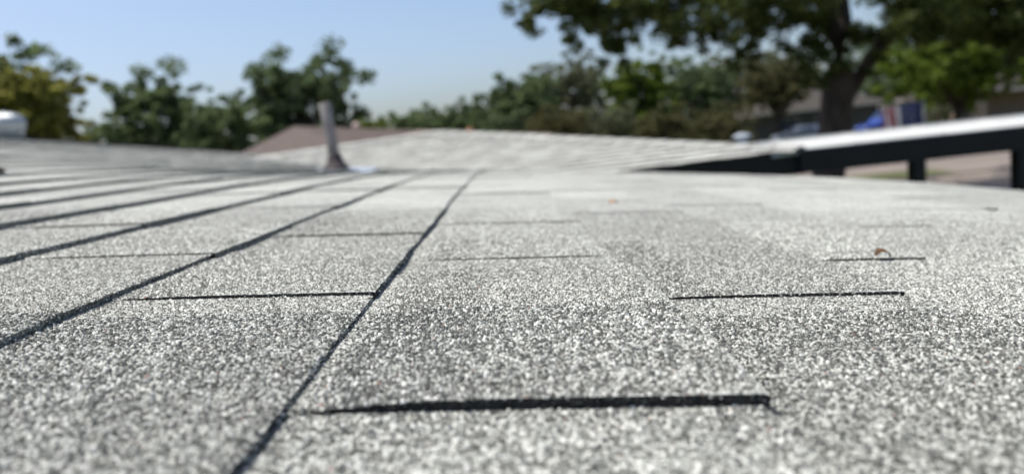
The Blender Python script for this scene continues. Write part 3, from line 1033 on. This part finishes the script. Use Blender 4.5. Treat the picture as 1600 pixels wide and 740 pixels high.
# ------------------------------------------------------------------ neighbours' houses
def hip_house(name, label, x0, x1, y0, y1, eave, rise, wallm, roofm, over=0.4):
    h = empty(name, ((x0 + x1) / 2, (y0 + y1) / 2, 0))
    tag(h, label, 'house')
    cx, cy = (x0 + x1) / 2, (y0 + y1) / 2
    X, Y = (x1 - x0) / 2, (y1 - y0) / 2
    MB().box(-X, X, -Y, Y, 0, eave).build('wall', wallm, h)
    a, b = X + over, Y + over
    rl = max(0.3, a - b)
    mb = MB()
    mb.add([(-a, -b, eave), (a, -b, eave), (a, b, eave), (-a, b, eave), (-rl, 0, eave + rise), (rl, 0, eave + rise)],
           [(0, 1, 5, 4), (1, 2, 5), (2, 3, 4, 5), (3, 0, 4), (3, 2, 1, 0)])
    rf = mb.build('roof', roofm, h)
    mb = MB()
    mb.box(-a - 0.02, a + 0.02, -b - 0.03, -b - 0.004, eave - 0.16, eave + 0.03)
    mb.box(-a - 0.02, a + 0.02, b + 0.004, b + 0.03, eave - 0.16, eave + 0.03)
    mb.box(-a - 0.03, -a - 0.004, -b, b, eave - 0.16, eave + 0.03)
    mb.box(a + 0.004, a + 0.03, -b, b, eave - 0.16, eave + 0.03)
    mb.build('fascia', M['trim'], h)
    return h, X, Y


def window(h, x, y, z, wd, ht):
    fr_ = MB()
    fr_.box(x - wd / 2 - 0.06, x + wd / 2 + 0.06, y - 0.05, y - 0.003, z - 0.06, z)
    fr_.box(x - wd / 2 - 0.06, x + wd / 2 + 0.06, y - 0.05, y - 0.003, z + ht, z + ht + 0.06)
    fr_.box(x - wd / 2 - 0.06, x - wd / 2, y - 0.05, y - 0.003, z, z + ht)
    fr_.box(x + wd / 2, x + wd / 2 + 0.06, y - 0.05, y - 0.003, z, z + ht)
    wn = fr_.build('window', M['trim'], h)
    MB().box(x - wd / 2, x + wd / 2, y - 0.02, y - 0.004, z, z + ht).build('pane', M['glass'], wn)


# brown hipped roof behind the vent pipe
def gable_from_px(name, label, pts, d0, d1, wallm, roofm):
    """low house whose roof planes run from the eave (near, d0) to a ridge (d1)"""


nb = at(460, 197, 21.5)
eL, eR = at(318, 252, 17), at(640, 235, 17)
ez = (eL.z + eR.z) / 2 - 0.10
nh = empty('neighbour_house', (nb.x, nb.y, 0))
tag(nh, 'brown hipped roof of the house next door behind the vent pipe', 'house')
def nrel(p): return Vector(p) - Vector((nb.x, nb.y, 0))
r2 = at(655, 204, 24.0)
mb = MB()
A, B_, C_, D_ = Vector((eL.x, 17, ez)), Vector((eR.x + 3.4, 17, ez)), Vector((eR.x + 3.4, 31, ez)), Vector((eL.x, 31, ez))
P1, P2 = nb, r2
P1b, P2b = Vector((nb.x, 27, nb.z)), Vector((r2.x + 0.3, 26, r2.z))
SAD = nb.lerp(r2, 0.5); SAD.z = min(nb.z, r2.z) - 0.42; SAD.y = 22.5
E_M = A.lerp(B_, 0.5)
vsn = [nrel(p) for p in (A, E_M, B_, C_, D_, P1, P2, P1b, P2b, SAD)]
mb.add(vsn, [(0, 1, 9, 5), (1, 2, 6, 9), (2, 3, 8, 6), (3, 4, 7, 8), (4, 0, 5, 7), (5, 9, 8, 7), (9, 6, 8)])
mb.build('roof', M['brown_roof'], nh)
MB().box(*(nrel(A).x + 0.4, nrel(C_).x - 0.4, nrel(A).y + 0.4, nrel(C_).y - 0.4), 0, ez - 0.03).build('wall', M['siding'], nh)
q = at(557, 197, 24.5)
q = nrel(q)
T = Matrix.Translation(q)
sv = MB().lathe([(0.02, -0.9), (0.02, -0.12)], 10, T).build('vent_stub', M['clay'], nh, True)
MB().lathe([(0.03, -0.14), (0.11, -0.09), (0.13, 0.0), (0.11, 0.08), (0.04, 0.13)], 16, T).build('cap', M['clay'], sv, True)
q = at(735, 209, 17)
oc = empty('flue_pipe', q); tag(oc, 'tiny faded orange flue pipe above the wing roof peak', 'flue pipe')
MB().lathe([(0.07, -1.6), (0.07, 0.05)], 12).build('pipe', M['orange'], oc, True)
MB().lathe([(0.09, 0.05), (0.10, 0.08), (0.05, 0.13)], 12).build('cap', M['orange'], oc, True)

# grey house between the shrubs and the big trunk
hx0, hx1 = at(1185, 200, 70).x, at(1345, 200, 70).x
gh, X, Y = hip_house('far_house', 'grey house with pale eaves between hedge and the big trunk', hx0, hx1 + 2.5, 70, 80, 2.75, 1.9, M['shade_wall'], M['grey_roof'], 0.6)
window(gh, -3.2, -Y, 0.9, 1.6, 1.2); window(gh, 0.2, -Y, 0.9, 1.6, 1.2)
MB().box(1.6, 2.6, -Y - 0.05, -Y - 0.003, 0, 2.05).build('door', M['brick'], gh)
hx0, hx1 = at(1490, 180, 66).x, at(1700, 180, 66).x
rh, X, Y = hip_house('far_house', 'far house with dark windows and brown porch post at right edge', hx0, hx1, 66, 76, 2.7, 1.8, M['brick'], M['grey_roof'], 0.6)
window(rh, -X + 1.2, -Y, 0.7, 1.5, 1.4); window(rh, X - 2.0, -Y, 0.7, 1.8, 1.4)
pxp = at(1541, 180, 62).x - (hx0 + hx1) / 2
MB().box(pxp - 0.45, pxp + 0.45, -Y - 3.4, -Y - 2.6, 0, 2.5).build('porch_post', M['brick'], rh)
MB().box(pxp - 2.2, X, -Y - 3.6, -Y - 0.7, 2.5, 2.66).build('porch_roof', M['trim'], rh)


# ------------------------------------------------------------------ cars
def car(name, label, loc, rz, paint, L=4.6, H=1.65, W=1.85, group=None):
    c = empty(name, loc, rz)
    tag(c, label, 'car', group)
    l = L / 2
    prof = [(-l, 0.45), (-l + 0.02, 0.75), (-l + 0.15, 0.92), (-l + 1.15, 1.02), (-l + 1.95, H - 0.08), (-l + 2.4, H), (l - 0.95, H - 0.02), (l - 0.35, 1.12), (l - 0.06, 0.98), (l, 0.6), (l - 0.05, 0.36), (-l + 0.08, 0.34)]
    mb = MB(); vs = []
    for s in (-1, 1):
        for (x, z) in prof:
            w_ = W / 2 if z < 1.03 else W / 2 * (1 - 0.22 * (z - 1.0) / (H - 1.0))
            vs.append((x, s * w_, z))
    n = len(prof)
    fs = [tuple(range(n)), tuple(range(2 * n - 1, n - 1, -1))] + [(k, k + n, (k + 1) % n + n, (k + 1) % n) for k in range(n)]
    mb.add(vs, fs).build('body', paint, c)

    def side(pts, off):
        for s in (-1, 1):
            vv = []
            for (x, z) in pts:
                w_ = W / 2 * (1 - 0.22 * (z - 1.0) / (H - 1.0)) + off
                vv.append((x, s * w_, z))
            f = tuple(range(len(pts)))
            obj('side_window', vv, [f if s < 0 else f[::-1]], M['glass'], c)
    side([(-l + 1.45, 1.07), (-l + 2.25, 1.07), (-l + 2.25, H - 0.14), (-l + 2.02, H - 0.16)], 0.006)
    side([(-l + 2.33, 1.07), (l - 1.45, 1.07), (l - 1.45, H - 0.14), (-l + 2.33, H - 0.14)], 0.006)
    wv = W / 2 * 0.8
    obj('windscreen', [(-l + 1.20, -wv, 1.055), (-l + 1.20, wv, 1.055), (-l + 1.90, wv * 0.9, H - 0.11), (-l + 1.90, -wv * 0.9, H - 0.11)], [(0, 3, 2, 1)], M['glass'], c)
    for sy in (-1, 1):
        for sx in (-l + 0.85, l - 0.85):
            T = Matrix.Translation((sx, sy * (W / 2 - 0.10), 0.33)) @ Matrix.Rotation(R(90), 4, 'X')
            wh = MB().lathe([(0.22, -0.115), (0.32, -0.10), (0.335, 0), (0.32, 0.10), (0.22, 0.115)], 18, T).build('wheel', M['tyre'], c, True)
            MB().lathe([(0.20, -0.125), (0.20, 0.125)], 14, T).build('rim', M['rim'], wh)
        MB().box(-l - 0.012, -l + 0.10, sy * 0.62 - 0.16, sy * 0.62 + 0.16, 0.68, 0.80).build('headlight', M['lamp'], c)
    return c


p = at(1388, 200, 62)
car('parked_car', 'blue car parked beyond the flag right of the big trunk', (p.x, 62, 0), R(4), M['blue'], 4.9, 1.98, 1.95)
p = at(1252, 200, 60)
car('parked_car', 'pale silver-blue car parked by the grey house left of the trunk', (p.x, 60, 0), R(-3), M['silver'], 4.4, 1.5, 1.8)

# ------------------------------------------------------------------ flag hanging from a staff
FD = 16.0
f0 = at(1440, 160, FD)
fg = empty('flag', (f0.x, FD, 0))
tag(fg, 'limp stars and stripes flag hanging from a staff before the blue car', 'flag')
ft = f0.z
MB().tube([(0.04, 0, 0), (0.04, 0, ft + 0.04)], [0.025, 0.02], 10).build('pole', M['pole'], fg, True)
MB().tube([(0.06, 0, ft + 0.02), (-0.98, -0.05, ft - 0.02)], [0.014, 0.012], 8).build('staff', M['pole'], fg, True)
HW, FL = 0.90, 1.15
canton = MB()
nl = 16
def fpt(s, t):   # s along the hoist (0 right .. 1 left), t down the fly
    fold = 0.05 * math.sin(11 * s + 2.5 * t) * (0.3 + t) + 0.03 * math.sin(23 * s - 3 * t)
    gather = 1 - 0.22 * t
    return Vector((-0.02 - HW * (s * gather + 0.05 * t) , fold - 0.03, ft - 0.0 - FL * t * (1 - 0.05 * math.sin(4 * s))))
for k in range(13):
    s0, s1 = k / 13, (k + 1) / 13
    sm = MB()
    for j in range(nl):
        t0, t1 = j / nl, (j + 1) / nl
        q = sm
        if k < 7 and t1 <= 0.44: q = canton
        q.add([fpt(s0, t0), fpt(s1, t0), fpt(s1, t1), fpt(s0, t1)], [(0, 1, 2, 3)])
    sm.build('stripe', M['red'] if k % 2 == 0 else M['fwhite'], fg, True)
cn = canton.build('canton', M['navy'], fg, True)
st = MB()
for i in range(9):
    for j in range(11):
        if (i + j) % 2: continue
        c0 = fpt((i + 1) / 10 * 7 / 13, (j + 1) / 12 * 0.43) + Vector((0, -0.006, 0))
        vs = [c0 + Vector(((0.018 if k % 2 == 0 else 0.007) * math.sin(k * math.pi / 5), 0, (0.018 if k % 2 == 0 else 0.007) * math.cos(k * math.pi / 5))) for k in range(10)]
        st.add(vs, [tuple(range(10))])
tag(st.build('stars', M['fwhite'], cn), kind='stuff')
